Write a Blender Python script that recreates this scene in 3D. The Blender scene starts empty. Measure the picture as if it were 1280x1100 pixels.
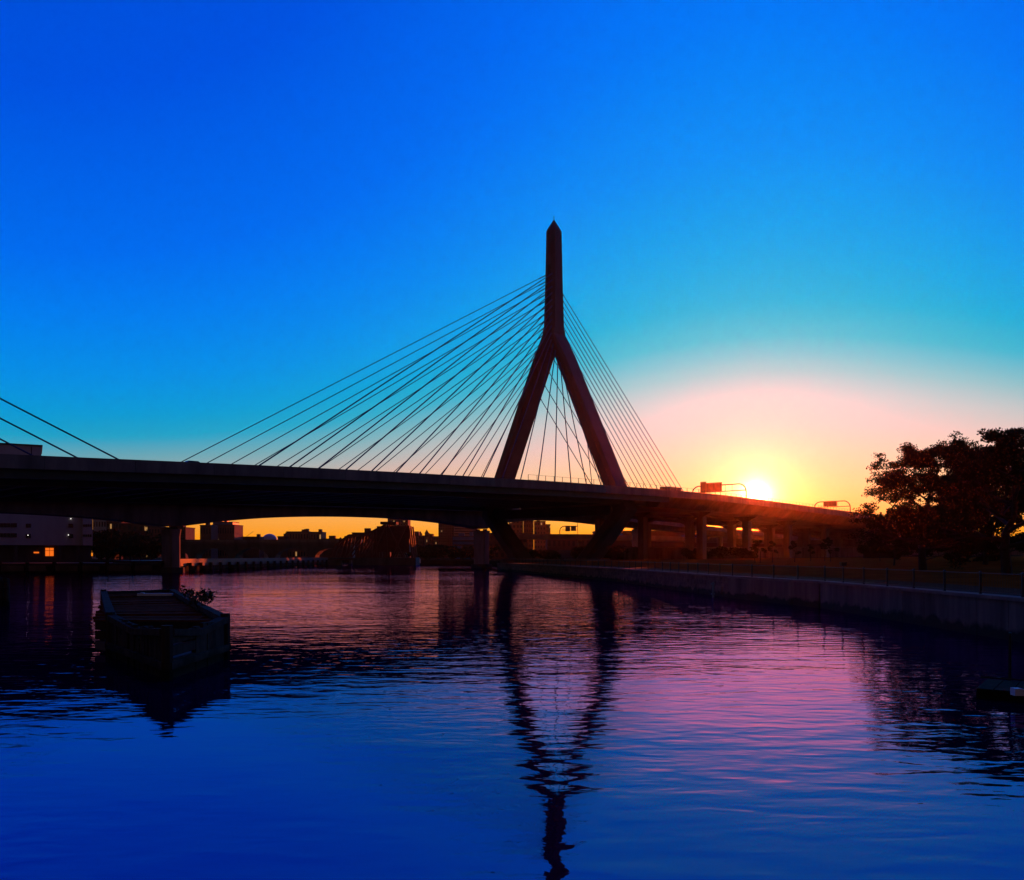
import bpy, bmesh, math, random
import numpy as np
from mathutils import Vector, Matrix
random.seed(7); rng = np.random.default_rng(7)
S = bpy.context.scene
COL = S.collection

# ------------------------------------------------------------------ camera
K, YH, HC = 1100.0, 694.0, 4.2          # focal length and horizon in photo pixels, eye height in metres
cam_d = bpy.data.cameras.new('camera'); cam = bpy.data.objects.new('camera', cam_d); COL.objects.link(cam)
cam.location = (0, 0, HC); cam.rotation_euler = (math.pi/2, 0, 0)
cam_d.sensor_width = 36; cam_d.lens = 36*K/1280; cam_d.shift_y = (YH-550)/1280
cam_d.clip_start = .1; cam_d.clip_end = 20000
S.camera = cam
# ------------------------------------------------------------------ colour management / render
S.view_settings.view_transform = 'Standard'; S.view_settings.look = 'None'
S.view_settings.exposure = 0; S.view_settings.gamma = 1
S.render.engine = 'CYCLES'
S.cycles.use_denoising = True; S.cycles.max_bounces = 6; S.cycles.diffuse_bounces = 2; S.cycles.glossy_bounces = 3
S.cycles.volume_bounces = 0; S.cycles.sample_clamp_indirect = 4; S.cycles.caustics_reflective = False

def lin(c):
    return tuple((v/255/12.92 if v/255 <= .04045 else ((v/255+.055)/1.055)**2.4) for v in c) + (1,)

# ------------------------------------------------------------------ sky: low sun, warm band round it, blue above
SUN_AZ, SUN_EL = math.atan2(305/K, 1), math.atan2(74/K, math.hypot(1, 305/K))
sun_dir = Vector((math.sin(SUN_AZ)*math.cos(SUN_EL), math.cos(SUN_AZ)*math.cos(SUN_EL), math.sin(SUN_EL)))
W = bpy.data.worlds.new('World'); S.world = W; W.use_nodes = True
nt = W.node_tree; nt.nodes.clear()
def N(t, **k):
    n = nt.nodes.new(t)
    for a, b in k.items(): setattr(n, a, b)
    return n
def M(op, *a, clamp=False):
    n = N('ShaderNodeMath', operation=op); n.use_clamp = clamp
    for i, v in enumerate(a):
        if isinstance(v, (int, float)): n.inputs[i].default_value = v
        else: nt.links.new(v, n.inputs[i])
    return n.outputs[0]
def ramp(fac, stops, interp='LINEAR'):
    n = N('ShaderNodeValToRGB'); e = n.color_ramp.elements; n.color_ramp.interpolation = interp
    while len(e) < len(stops): e.new(.5)
    for el, (p, c) in zip(e, stops): el.position = p; el.color = lin(c)
    nt.links.new(fac, n.inputs[0]); return n.outputs[0]
def mixc(f, a, b, mode='MIX'):
    n = N('ShaderNodeMix', data_type='RGBA', blend_type=mode)
    for i, v in ((0, f), (6, a), (7, b)):
        if isinstance(v, (int, float)): n.inputs[i].default_value = v
        elif isinstance(v, tuple): n.inputs[i].default_value = v
        else: nt.links.new(v, n.inputs[i])
    return n.outputs[2]
tc = N('ShaderNodeTexCoord'); sp = N('ShaderNodeSeparateXYZ'); nt.links.new(tc.outputs['Generated'], sp.inputs[0])
X, Y, Z = sp.outputs
R2D = 180/math.pi
el = M('MULTIPLY', M('ARCSINE', M('MINIMUM', M('MAXIMUM', Z, 0.0), 1.0)), R2D)
hl = M('MAXIMUM', M('SQRT', M('ADD', M('MULTIPLY', X, X), M('MULTIPLY', Y, Y))), 1e-4)
cosd = M('DIVIDE', M('ADD', M('MULTIPLY', X, math.sin(SUN_AZ)), M('MULTIPLY', Y, math.cos(SUN_AZ))), hl)
daz = M('MULTIPLY', M('ARCCOSINE', M('MINIMUM', M('MAXIMUM', cosd, -1.0), 1.0)), R2D)
def gauss(x, s): 
    q = M('DIVIDE', x, s); return M('EXPONENT', M('MULTIPLY', M('MULTIPLY', q, q), -1.0))
en = M('DIVIDE', el, M('ADD', 5.4, M('MULTIPLY', gauss(daz, 24), 6.1)))
enr = M('DIVIDE', en, 12, clamp=True)
q = lambda v: v/12
near = ramp(enr, [(0, (255,156,8)), (q(.16), (255,178,40)), (q(.34), (255,208,136)), (q(.54), (255,214,182)), (q(.70), (249,212,206)),
    (q(.85), (216,214,214)), (q(1.0), (150,206,214)), (q(1.16), (66,194,218)), (q(1.34), (0,182,222)), (q(1.65), (0,168,234)), (q(2.1), (0,144,246)), (q(2.7), (0,120,246)), (q(3.3), (0,104,242)), (q(4.8), (0,80,224)), (1, (0,52,180))])
far = ramp(enr, [(0, (255,140,8)), (q(.2), (255,155,10)), (q(.42), (252,165,50)), (q(.62), (210,165,135)), (q(.82), (150,166,166)), (q(1.0), (104,164,178)),
    (q(1.2), (26,160,198)), (q(1.42), (0,154,212)), (q(1.8), (0,143,228)), (q(2.4), (0,126,238)), (q(3), (0,108,238)), (q(4.5), (0,82,226)), (1, (0,50,178))])
skyc = mixc(gauss(daz, 23), far, near)
dot = M('ADD', M('ADD', M('MULTIPLY', X, sun_dir.x), M('MULTIPLY', Y, sun_dir.y)), M('MULTIPLY', Z, sun_dir.z))
ang = M('MULTIPLY', M('ARCCOSINE', M('MINIMUM', M('MAXIMUM', dot, -1.0), 1.0)), R2D)
# the sky away from the low sun grows dimmer all the way to the opposite side
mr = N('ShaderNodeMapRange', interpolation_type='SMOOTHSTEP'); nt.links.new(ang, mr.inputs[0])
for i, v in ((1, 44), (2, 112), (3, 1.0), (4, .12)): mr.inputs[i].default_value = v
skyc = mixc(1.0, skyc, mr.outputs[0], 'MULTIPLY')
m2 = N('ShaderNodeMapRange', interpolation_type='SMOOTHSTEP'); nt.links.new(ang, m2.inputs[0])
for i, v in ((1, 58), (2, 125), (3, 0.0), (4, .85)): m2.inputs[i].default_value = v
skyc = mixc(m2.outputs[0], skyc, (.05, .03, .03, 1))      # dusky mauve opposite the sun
# aureole and the disc of the sun
au = M('MULTIPLY', M('EXPONENT', M('DIVIDE', ang, -2.2)), .2)
skyc = mixc(1.0, skyc, mixc(1.0, (1, .72, .42, 1), au, 'MULTIPLY'), 'ADD')
au2 = M('MULTIPLY', M('EXPONENT', M('DIVIDE', ang, -.48)), 8.0)
skyc = mixc(1.0, skyc, mixc(1.0, (1, .86, .55, 1), au2, 'MULTIPLY'), 'ADD')
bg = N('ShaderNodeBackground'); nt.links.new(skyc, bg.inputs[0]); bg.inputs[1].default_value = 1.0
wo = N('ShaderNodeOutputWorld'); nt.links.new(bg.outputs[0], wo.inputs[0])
# ------------------------------------------------------------------ sun lamp
sd = bpy.data.lights.new('sun', 'SUN'); sd.energy = 4.5; sd.angle = math.radians(.53); sd.color = (1, .11, .012)
so = bpy.data.objects.new('sun', sd); COL.objects.link(so); so.rotation_euler = sun_dir.to_track_quat('Z', 'Y').to_euler()

# ================================================================== helpers
def PX(x, y, Yd):            # photo pixel at a known distance -> point
    return Vector(((x-640)/K*Yd, Yd, HC+(YH-y)*Yd/K))
def GX(x, y, z=0.0):         # photo pixel on a level of known height -> point
    Yd = (HC-z)*K/(y-YH); return Vector(((x-640)/K*Yd, Yd, z))

MATS = {}
def mat(name, col, rough=.8, var=.25, scale=1.0, bump=.0, bscale=8.0, metal=0.0, spec=.3, emit=None, estr=0, streak=0.0, tide=0.0):
    if name in MATS: return MATS[name]
    m = bpy.data.materials.new(name); m.use_nodes = True; t = m.node_tree; b = t.nodes['Principled BSDF']
    b.inputs['Roughness'].default_value = rough; b.inputs['Metallic'].default_value = metal
    b.inputs['Specular IOR Level'].default_value = spec
    c = t.nodes.new('ShaderNodeTexCoord'); n = t.nodes.new('ShaderNodeTexNoise'); n.inputs['Scale'].default_value = scale
    n.inputs['Detail'].default_value = 7; n.inputs['Roughness'].default_value = .65
    mp = t.nodes.new('ShaderNodeMapping'); t.links.new(c.outputs['Object'], mp.inputs[0]); t.links.new(mp.outputs[0], n.inputs[0])
    if streak: mp.inputs['Scale'].default_value = (1, 1, streak)
    r = t.nodes.new('ShaderNodeValToRGB'); e = r.color_ramp.elements
    e[0].position = .3; e[1].position = .72
    e[0].color = tuple(v*(1-var) for v in col)+(1,); e[1].color = tuple(min(1, v*(1+var)) for v in col)+(1,)
    t.links.new(n.outputs[0], r.inputs[0])
    oi = t.nodes.new('ShaderNodeObjectInfo'); hm = t.nodes.new('ShaderNodeMix'); hm.data_type = 'RGBA'; hm.blend_type = 'MULTIPLY'
    mr_ = t.nodes.new('ShaderNodeMapRange'); mr_.inputs[3].default_value = 1-var*.6; mr_.inputs[4].default_value = 1.0
    t.links.new(oi.outputs['Random'], mr_.inputs[0]); hm.inputs[0].default_value = 1
    t.links.new(r.outputs[0], hm.inputs[6]); t.links.new(mr_.outputs[0], hm.inputs[7]); t.links.new(hm.outputs[2], b.inputs['Base Color'])
    if tide:                                 # weed and wet stain left by the water, ragged upper edge
        ge = t.nodes.new('ShaderNodeNewGeometry'); sx_ = t.nodes.new('ShaderNodeSeparateXYZ'); t.links.new(ge.outputs['Position'], sx_.inputs[0])
        n3 = t.nodes.new('ShaderNodeTexNoise'); n3.inputs['Scale'].default_value = .8; n3.inputs['Detail'].default_value = 6; t.links.new(ge.outputs['Position'], n3.inputs[0])
        ad = t.nodes.new('ShaderNodeMath'); ad.operation = 'MULTIPLY_ADD'; ad.inputs[1].default_value = -1.3; t.links.new(n3.outputs[0], ad.inputs[0]); t.links.new(sx_.outputs[2], ad.inputs[2])
        mr3 = t.nodes.new('ShaderNodeMapRange'); t.links.new(ad.outputs[0], mr3.inputs[0])
        for i_, v_ in ((1, tide-.65-.12), (2, tide-.65+.12), (3, 1.0), (4, 0.0)): mr3.inputs[i_].default_value = v_
        tm = t.nodes.new('ShaderNodeMix'); tm.data_type = 'RGBA'; t.links.new(mr3.outputs[0], tm.inputs[0]); t.links.new(hm.outputs[2], tm.inputs[6]); tm.inputs[7].default_value = (.012,.012,.007,1)
        t.links.new(tm.outputs[2], b.inputs['Base Color'])
    if bump:
        n2 = t.nodes.new('ShaderNodeTexNoise'); n2.inputs['Scale'].default_value = bscale; n2.inputs['Detail'].default_value = 5
        t.links.new(c.outputs['Object'], n2.inputs[0]); bp = t.nodes.new('ShaderNodeBump'); bp.inputs['Strength'].default_value = .6
        bp.inputs['Distance'].default_value = bump; t.links.new(n2.outputs[0], bp.inputs['Height']); t.links.new(bp.outputs[0], b.inputs['Normal'])
    if emit:
        b.inputs['Emission Color'].default_value = tuple(emit)+(1,); b.inputs['Emission Strength'].default_value = estr
    MATS[name] = m; return m
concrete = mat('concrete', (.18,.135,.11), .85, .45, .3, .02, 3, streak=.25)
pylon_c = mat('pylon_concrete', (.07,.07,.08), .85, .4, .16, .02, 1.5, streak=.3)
pier_c = mat('pale_pier_concrete', (.36,.28,.24), .85, .4, .4, .02, 3, streak=.25, tide=.9)
dark_conc = mat('stained_concrete', (.10,.08,.07), .9, .4, .3, .02, 2, streak=.3)
steel = mat('weathered_girder_steel', (.055,.045,.04), .6, .3, .4)
rust = mat('rusty_bridge_steel', (.12,.03,.02), .7, .4, .5)
cablem = mat('cable_sheath', (.05,.08,.20), .9, .1, 1, spec=.03)
asphalt = mat('asphalt', (.05,.05,.05), .85, .3, .6)
granite = mat('granite_block', (.19,.13,.10), .9, .55, 1.3, .05, 5, tide=.5)
panelm = mat('seawall_concrete', (.17,.125,.105), .9, .6, .7, .02, 4, streak=.12, tide=.55)
coping = mat('coping_stone', (.2,.15,.12), .8, .3, 1.2, .01, 6)
iron = mat('dark_railing_metal', (.03,.028,.027), .45, .2, 3, metal=.6, spec=.5)
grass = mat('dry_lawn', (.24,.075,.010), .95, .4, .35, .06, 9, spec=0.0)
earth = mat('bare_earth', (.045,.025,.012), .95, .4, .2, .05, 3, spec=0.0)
pave = mat('promenade_paving', (.075,.045,.028), .95, .25, .8, .01, 6, spec=.02)
timber = mat('weathered_timber', (.055,.04,.03), .95, .55, 1.6, .03, 6, spec=.08, streak=.15, tide=.5)
timber_top = mat('deck_timber', (.20,.05,.018), .95, .5, 1.4, .02, 7, spec=.02)
bark = mat('bark', (.045,.035,.028), .95, .4, 3, .04, 9)
leaf = mat('leaves', (.030,.034,.010), .9, .45, .8, spec=.03)
leaf2 = mat('shrub_leaves', (.09,.06,.02), .8, .4, 1)
brick = mat('brick_wall', (.16,.07,.05), .9, .3, .3)
brick2 = mat('dark_brick_wall', (.10,.045,.035), .9, .3, .3)
whitew = mat('off_white_cladding', (.42,.38,.40), .8, .15, .2, streak=.3)
glassd = mat('dark_window_glass', (.02,.02,.025), .15, .2, .5, spec=.6)
signg = mat('sign_back_metal', (.16,.09,.07), .6, .25, .6)
paintw = mat('white_paint', (.75,.75,.75), .5, .1, 2)
tyre = mat('tyre_rubber', (.02,.02,.02), .9, .1, 3)
car_dark = mat('dark_car_paint', (.03,.03,.035), .25, .1, 1, spec=.5)
car_red = mat('red_car_paint', (.25,.03,.02), .25, .1, 1, spec=.5)
car_grey = mat('grey_car_paint', (.18,.18,.18), .25, .1, 1, spec=.5)
lampw = mat('lit_headlamp', (.9,.9,.9), .3, 0, 1, emit=(1,.95,.85), estr=2.0)
lampo = mat('lit_doorway', (.9,.5,.2), .5, 0, 1, emit=(1,.17,.01), estr=.95)
lampw2 = mat('lit_window', (.5,.4,.3), .4, 0, 1, emit=(1,.5,.15), estr=.35)
bluew = mat('blue_cladding', (.06,.13,.32), .5, .2, .2)
domem = mat('dome_metal', (.45,.42,.45), .4, .1, .3)

def link(name, me, m=None, parent=None, loc=None):
    o = bpy.data.objects.new(name, me); COL.objects.link(o)
    if m and not me.materials: me.materials.append(m)
    if parent: o.parent = parent
    if loc is not None: o.location = loc
    return o
def mesh(name, v, f, m=None, parent=None, smooth=False, loc=None):
    me = bpy.data.meshes.new(name); me.from_pydata([tuple(p) for p in v], [], f); me.update()
    bm = bmesh.new(); bm.from_mesh(me); bmesh.ops.recalc_face_normals(bm, faces=bm.faces); bm.to_mesh(me); bm.free()
    if smooth:
        for p in me.polygons: p.use_smooth = True
    return link(name, me, m, parent, loc)
class MB:                                   # collects boxes, prisms and tubes into one mesh
    def __init__(s): s.v = []; s.f = []
    def prism(s, bot, top):                 # two rings of equal length
        b = len(s.v); n = len(bot); s.v += [tuple(p) for p in bot] + [tuple(p) for p in top]
        s.f += [tuple(range(b, b+n))[::-1], tuple(range(b+n, b+2*n))]
        s.f += [(b+i, b+(i+1) % n, b+n+(i+1) % n, b+n+i) for i in range(n)]; return s
    def box(s, x0, x1, y0, y1, z0, z1):
        r = lambda z: [(x0,y0,z), (x1,y0,z), (x1,y1,z), (x0,y1,z)]
        return s.prism(r(z0), r(z1))
    def tube(s, pts, rad, n=6):
        pts = [Vector(p) for p in pts]; rad = rad if isinstance(rad, (list, tuple)) else [rad]*len(pts)
        b = len(s.v)
        for i, p in enumerate(pts):
            d = (pts[min(i+1, len(pts)-1)]-pts[max(i-1, 0)]).normalized()
            u = d.cross(Vector((0,0,1)) if abs(d.z) < .95 else Vector((1,0,0))).normalized(); w = d.cross(u)
            for k in range(n):
                a = 2*math.pi*k/n; s.v.append(tuple(p+(u*math.cos(a)+w*math.sin(a))*rad[i]))
        for i in range(len(pts)-1):
            for k in range(n): s.f.append((b+i*n+k, b+i*n+(k+1) % n, b+(i+1)*n+(k+1) % n, b+(i+1)*n+k))
        s.f.append(tuple(range(b, b+n))[::-1]); e = b+(len(pts)-1)*n; s.f.append(tuple(range(e, e+n))); return s
    def bar(s, a, b, w, h=None):            # rectangular bar between two points
        a, b = Vector(a), Vector(b); h = h or w; d = (b-a).normalized()
        u = d.cross(Vector((0,0,1)) if abs(d.z) < .98 else Vector((1,0,0))).normalized()*w/2; v = d.cross(u).normalized()*h/2
        return s.prism([a-u-v, a+u-v, a+u+v, a-u+v], [b-u-v, b+u-v, b+u+v, b-u+v])
    def sweep(s, rings):                    # closed ring list -> solid
        b = len(s.v); n = len(rings[0])
        for r in rings: s.v += [tuple(p) for p in r]
        for i in range(len(rings)-1):
            for k in range(n): s.f.append((b+i*n+k, b+i*n+(k+1) % n, b+(i+1)*n+(k+1) % n, b+(i+1)*n+k))
        s.f.append(tuple(range(b, b+n))[::-1]); e = b+(len(rings)-1)*n; s.f.append(tuple(range(e, e+n))); return s
    def build(s, name, m=None, parent=None, smooth=False, loc=None): return mesh(name, s.v, s.f, m, parent, smooth, loc)
def tag(o, label=None, cat=None, group=None, kind=None):
    if label: o['label'] = label
    if cat: o['category'] = cat
    if group: o['group'] = group
    if kind: o['kind'] = kind
    return o
def empty(name, loc=(0,0,0), rz=0, label=None, cat=None, group=None):
    o = bpy.data.objects.new(name, None); COL.objects.link(o); o.location = loc; o.rotation_euler = (0,0,rz); o.empty_display_size = .5
    return tag(o, label, cat, group)
def local(parent, p): return Vector(p)-parent.location      # for unrotated parents

# ================================================================== water
wm = bpy.data.materials.new('river_water'); wm.use_nodes = True; t = wm.node_tree; t.nodes.remove(t.nodes['Principled BSDF'])
c = t.nodes.new('ShaderNodeTexCoord'); prev = None
pm = t.nodes.new('ShaderNodeTexNoise'); pm.inputs['Scale'].default_value = .022; pm.inputs['Detail'].default_value = 2; t.links.new(c.outputs['Object'], pm.inputs[0])
pr = t.nodes.new('ShaderNodeMapRange'); t.links.new(pm.outputs[0], pr.inputs[0])       # calm and ruffled patches
for i, v in ((1, .36), (2, .64), (3, .45), (4, 1.35)): pr.inputs[i].default_value = v
for sc, sx, dist, det, rot, patch in ((.13, .6, .06, 1, .3, 0), (.6, .5, .029, 1, -.14, 1), (1.6, .5, .0235, 1.5, .12, 1), (4.2, .5, .0048, 2, -.05, 1)):
    mp = t.nodes.new('ShaderNodeMapping'); mp.inputs['Scale'].default_value = (sx, 1, 1); mp.inputs['Rotation'].default_value = (0, 0, rot)
    t.links.new(c.outputs['Object'], mp.inputs[0]); n = t.nodes.new('ShaderNodeTexNoise')
    n.inputs['Scale'].default_value = sc; n.inputs['Detail'].default_value = det; n.inputs['Roughness'].default_value = .5; n.inputs['Distortion'].default_value = .35
    t.links.new(mp.outputs[0], n.inputs[0]); bp = t.nodes.new('ShaderNodeBump'); bp.inputs['Distance'].default_value = dist
    bp.inputs['Strength'].default_value = 1
    if patch:
        ml = t.nodes.new('ShaderNodeMath'); ml.operation = 'MULTIPLY'; t.links.new(n.outputs[0], ml.inputs[0]); t.links.new(pr.outputs[0], ml.inputs[1]); t.links.new(ml.outputs[0], bp.inputs['Height'])
    else: t.links.new(n.outputs[0], bp.inputs['Height'])
    if prev: t.links.new(prev.outputs[0], bp.inputs['Normal'])
    prev = bp
df = t.nodes.new('ShaderNodeBsdfDiffuse'); df.inputs[0].default_value = (.002,.001,.022,1)
gl = t.nodes.new('ShaderNodeBsdfGlossy'); gl.inputs['Color'].default_value = (.64,.36,1,1); gl.inputs['Roughness'].default_value = .012
fr = t.nodes.new('ShaderNodeFresnel'); fr.inputs[0].default_value = 2.5
mx = t.nodes.new('ShaderNodeMixShader'); t.links.new(fr.outputs[0], mx.inputs[0]); t.links.new(df.outputs[0], mx.inputs[1]); t.links.new(gl.outputs[0], mx.inputs[2])
for nd in (df, gl, fr): t.links.new(prev.outputs[0], nd.inputs['Normal'])
t.links.new(mx.outputs[0], t.nodes['Material Output'].inputs[0])
tag(mesh('river', [(-2500,-300,0), (2500,-300,0), (2500,2500,0), (-2500,2500,0)], [(0,1,2,3)], wm), kind='structure')

# ================================================================== right bank
WP = [Vector((24.5,8)), Vector((24.5,70)), Vector((21.4,87)), Vector((16.6,140)), Vector((0,226)), Vector((-4,236))]
ZW = 2.1
def offs(path, d):
    out = []
    for i, p in enumerate(path):
        a = (path[i]-path[i-1]).normalized() if i else None; c_ = (path[i+1]-path[i]).normalized() if i < len(path)-1 else None
        dd = ((a or c_)+(c_ or a)).normalized(); out.append(p+Vector((dd.y, -dd.x))*d)
    return out
# ground rows leading from the wall away
rows = [(.9, ZW), (7, ZW+.02), (12, ZW+.25), (40, ZW+1.1), (90, ZW+1.9)]
gv, gf, prom = [], [], []
P0 = offs(WP, .9); P1 = offs(WP, 7.0)
v = []; f = []
for a, c_ in zip(P0, P1): v += [(a.x,a.y,ZW+.02), (c_.x,c_.y,ZW+.02)]
for i in range(len(WP)-1): f.append((2*i, 2*i+2, 2*i+3, 2*i+1))
tag(mesh('promenade', v, f, pave), kind='structure')
v = []; f = []
cols = [offs(WP, 7.0), offs(WP, 16)]
A = [Vector((p.x, p.y, ZW+.01)) for p in cols[0]]; B = [Vector((p.x+6, p.y, ZW+.7)) for p in cols[1]]
Cc = [Vector((70+p.y*.15, p.y+8, ZW+1.6)) for p in WP]; D = [Vector((420, 20+p.y*1.6, ZW+2.6)) for p in WP]
for r in zip(A, B, Cc, D): v += list(r)
for i in range(len(WP)-1):
    for k in range(3): f.append((4*i+k, 4*i+4+k, 4*i+5+k, 4*i+1+k))
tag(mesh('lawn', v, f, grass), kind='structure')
# the bank beyond the bridge and the far shore to the horizon
bank = [(-4,236), (2,262), (4,300), (-10,380), (-60,432), (-62,520), (-260,560), (-900,700), (-2490,1000), (-2490,2490), (2490,2490), (2490,320), (420,320), (110,238)]
mb = MB().prism([(x, y, -.6) for x, y in bank], [(x, y, 1.9) for x, y in bank])
tag(mb.build('far_shore', earth), kind='structure')
mb = MB()
hill = [(110,239,2.0), (420,321,2.2), (420,470,8), (20,470,7), (12,330,3.2), (4,262,2.0)]
tag(mesh('embankment', [(x, y, 1.85) for x, y, z in hill]+hill, [(0,1,2,3,4,5), tuple(range(11,5,-1))]+[(i, (i+1) % 6, 6+(i+1) % 6, 6+i) for i in range(6)], earth), kind='structure')
left_bank = [(-2480,205), (-178,205), (-178,260), (-130,330), (-110,420), (-300,555), (-2480,900)]
tag(MB().prism([(x, y, -.6) for x, y in left_bank], [(x, y, 2.2) for x, y in left_bank]).build('left_shore', earth), kind='structure')

# seawall -----------------------------------------------------------------
wall = empty('seawall', (24.5,8,0), 0, 'long dark river wall of granite blocks and concrete panels below the railing', 'wall')
Li = offs(WP, .35); Lo = offs(WP, 1.0)
rings = [[(a.x,a.y,-1.2), (b_.x,b_.y,-1.2), (b_.x,b_.y,ZW-.12), (a.x,a.y,ZW-.12)] for a, b_ in zip(Li, Lo)]
mb = MB(); mb.sweep(rings); mb.v = [tuple(Vector(p)-wall.location) for p in mb.v]; mb.build('backing', dark_conc, wall)
def along(path, L):
    segs = []
    for i in range(len(path)-1):
        d = path[i+1]-path[i]; l = d.length; n = max(1, round(l/L)); 
        for k in range(n): segs.append((path[i]+d*k/n, path[i]+d*(k+1)/n, i))
    return segs
def slab(a, b_, z0, z1, thick, proud, gap):
    d = (b_-a).normalized(); nn = Vector((-d.y, d.x)); a2 = a+d*gap; b2 = b_-d*gap
    q0, q1 = a2+nn*proud, b2+nn*proud; q2, q3 = b2-nn*thick, a2-nn*thick
    r = [(p.x,p.y) for p in (q0,q1,q2,q3)]; mb = MB(); mb.prism([(x,y,z0) for x,y in r], [(x,y,z1) for x,y in r])
    mb.v = [tuple(Vector(p)-wall.location) for p in mb.v]; return mb
for a, b_, i in along(WP[:2], 2.9): slab(a, b_, -1.2, ZW-.14, .34, random.uniform(-.012,.012), .012).build('wall_panel', panelm, wall)
for a, b_, i in along(WP[1:3], 4.3): slab(a, b_, -1.2, ZW-.14, .34, random.uniform(.10,.13), .02).build('wall_panel', panelm, wall)
RH = .47
for r in range(5):
    z0 = -.42+r*(RH+.02); off = .5*(r % 2)
    for part in (WP[2:4], ):
        d = part[1]-part[0]; l = d.length; d = d/l; s = -off*1.6
        while s < l:
            w = random.uniform(1.25, 2.1); a = part[0]+d*max(s, 0); b_ = part[0]+d*min(s+w, l); s += w
            if (b_-a).length > .3: slab(a, b_, z0, z0+RH, .34, random.uniform(-.06,.05), .02).build('granite_block', granite, wall)
    for a, b_, i in along(WP[3:], 2.6):
        slab(a, b_, z0, z0+RH, .34, random.uniform(-.05,.04), .02).build('granite_block', granite, wall)
cp = offs(WP, -.08); co_ = offs(WP, .9)
for a, b_, i in along(WP, 3.85):
    d = (b_-a).normalized(); nn = Vector((-d.y, d.x)); g = d*.012
    r = [a+nn*.12+g, b_+nn*.12-g, b_-nn*.9-g, a-nn*.9+g]
    mb = MB(); mb.prism([(p.x,p.y,ZW-.13) for p in r], [(p.x,p.y,ZW+.05) for p in r]); mb.v = [tuple(Vector(p)-wall.location) for p in mb.v]
    mb.build('coping', coping, wall)
# downpipe on the wall
p = GX(924, 748); mb = MB().tube([(0,0,-.3), (0,0,1.55)], .11, 8).box(-.17,.17,-.02,.2,1.3,1.42).box(-.17,.17,-.02,.2,.3,.42)
tag(mb.build('drain_pipe', mat('pale_blue_pipe', (.2,.3,.42), .6), None, loc=(19.95,87.3,0)), 'pale blue vertical drain pipe fixed to the seawall', 'pipe')

# railing ------------------------------------------------------------------
rail = empty('promenade_railing', (24.9,8,ZW+.05), 0, 'dark metal railing with square posts and pickets along the seawall', 'railing')
RP = offs(WP[:5], .4)
def rbuild(mb, name, **k): mb.v = [tuple(Vector(p)-rail.location) for p in mb.v]; return mb.build(name, iron, rail, **k)
pk = MB()
for a, b_, i in along(RP, 3.85):
    rbuild(MB().box(a.x-.055, a.x+.055, a.y-.055, a.y+.055, ZW+.05, ZW+1.2).prism([(a.x+sx*.08,a.y+sy*.08,ZW+1.2) for sx,sy in ((-1,-1),(1,-1),(1,1),(-1,1))], [(a.x+sx*.02,a.y+sy*.02,ZW+1.27) for sx,sy in ((-1,-1),(1,-1),(1,1),(-1,1))]), 'post')
    A3 = lambda p, z: Vector((p.x, p.y, ZW+z))
    rbuild(MB().bar(A3(a,1.15), A3(b_,1.15), .075, .05), 'top_rail')
    rbuild(MB().bar(A3(a,.17), A3(b_,.17), .045, .045), 'bottom_rail')
    n = 26 if a.y < 95 else 14
    for k in range(1, n):
        c_ = a+(b_-a)*k/n; pk.tube([A3(c_,.17), A3(c_,1.13)], .011, 4)
tag(rbuild(pk, 'pickets'), kind='stuff')

# ================================================================== cable-stayed bridge
PHI = .775; T = Vector((11.62, 243.7)); D = Vector((math.sin(PHI), math.cos(PHI))); NN = Vector((D.y, -D.x))
prof = np.array([(-330,10.5), (-260,13.6), (-200,15.9), (-147,17.45), (-110,18.75), (-69,19.85), (-30,20.5), (12,20.95), (41,20.85), (60,20.4), (88,19.7), (122,19.1), (160,18.1), (220,16.0), (300,12.6), (400,8.5)])
_ss = np.arange(-330, 401, 2.0); _zz = np.interp(_ss, prof[:,0], prof[:,1])
_zz = np.convolve(np.pad(_zz, 8, mode='edge'), np.ones(17)/17, 'valid')
def zp(s): return float(np.interp(s, _ss, _zz))          # parapet top
def zr(s): return zp(s)-1.1                              # road surface
def BP(s, lat, z): return Vector((T.x+D.x*s+NN.x*lat, T.y+D.y*s+NN.y*lat, z))
bridge = empty('cable_stayed_bridge', (T.x, T.y, 0), 0, 'huge concrete cable-stayed bridge with tall inverted Y pylon and fanned stay cables', 'bridge')
def bb(mb, name, m, parent=None, **k):
    mb.v = [tuple(Vector(p)-bridge.location) for p in mb.v]; return mb.build(name, m, parent or bridge, **k)
st = list(np.arange(-300, 381, 6.1))
def strip(l0, l1, zlo, zhi, s0=-300, s1=380):
    ss = [s0]+[s for s in st if s0+.5 < s < s1-.5]+[s1]
    return MB().sweep([[BP(s,l0,zr(s)+zlo), BP(s,l1,zr(s)+zlo), BP(s,l1,zr(s)+zhi), BP(s,l0,zr(s)+zhi)] for s in ss])
LO, LF = 33.7, -25.9                                    # outer edge of the side lanes, far edge
deck = bb(strip(LF+.3, LO-.35, -.45, 0), 'deck', concrete)
def cut_run(name, l0, l1, zlo, zhi, m, L=12.2, gap=.03):   # precast lengths with open joints
    s = -300
    while s < 370:
        bb(strip(l0, l1, zlo, zhi, s+gap, s+L-gap), name, m, deck); s += L
cut_run('parapet', LO-.3, LO, -.75, 1.1, concrete)
bb(strip(LF, LF+.3, -.75, 1.0), 'parapet', concrete, deck)
bb(strip(21.6, 22.0, .004, .9), 'median_barrier', concrete, deck); bb(strip(-.35, .35, .004, .9), 'median_barrier', concrete, deck)
bb(strip(.4, 21.5, .004, .06), 'road_surface', asphalt, deck); bb(strip(-25.4, -.4, .004, .06), 'road_surface', asphalt, deck); bb(strip(22.1, 33.3, .004, .06), 'road_surface', asphalt, deck)
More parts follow.
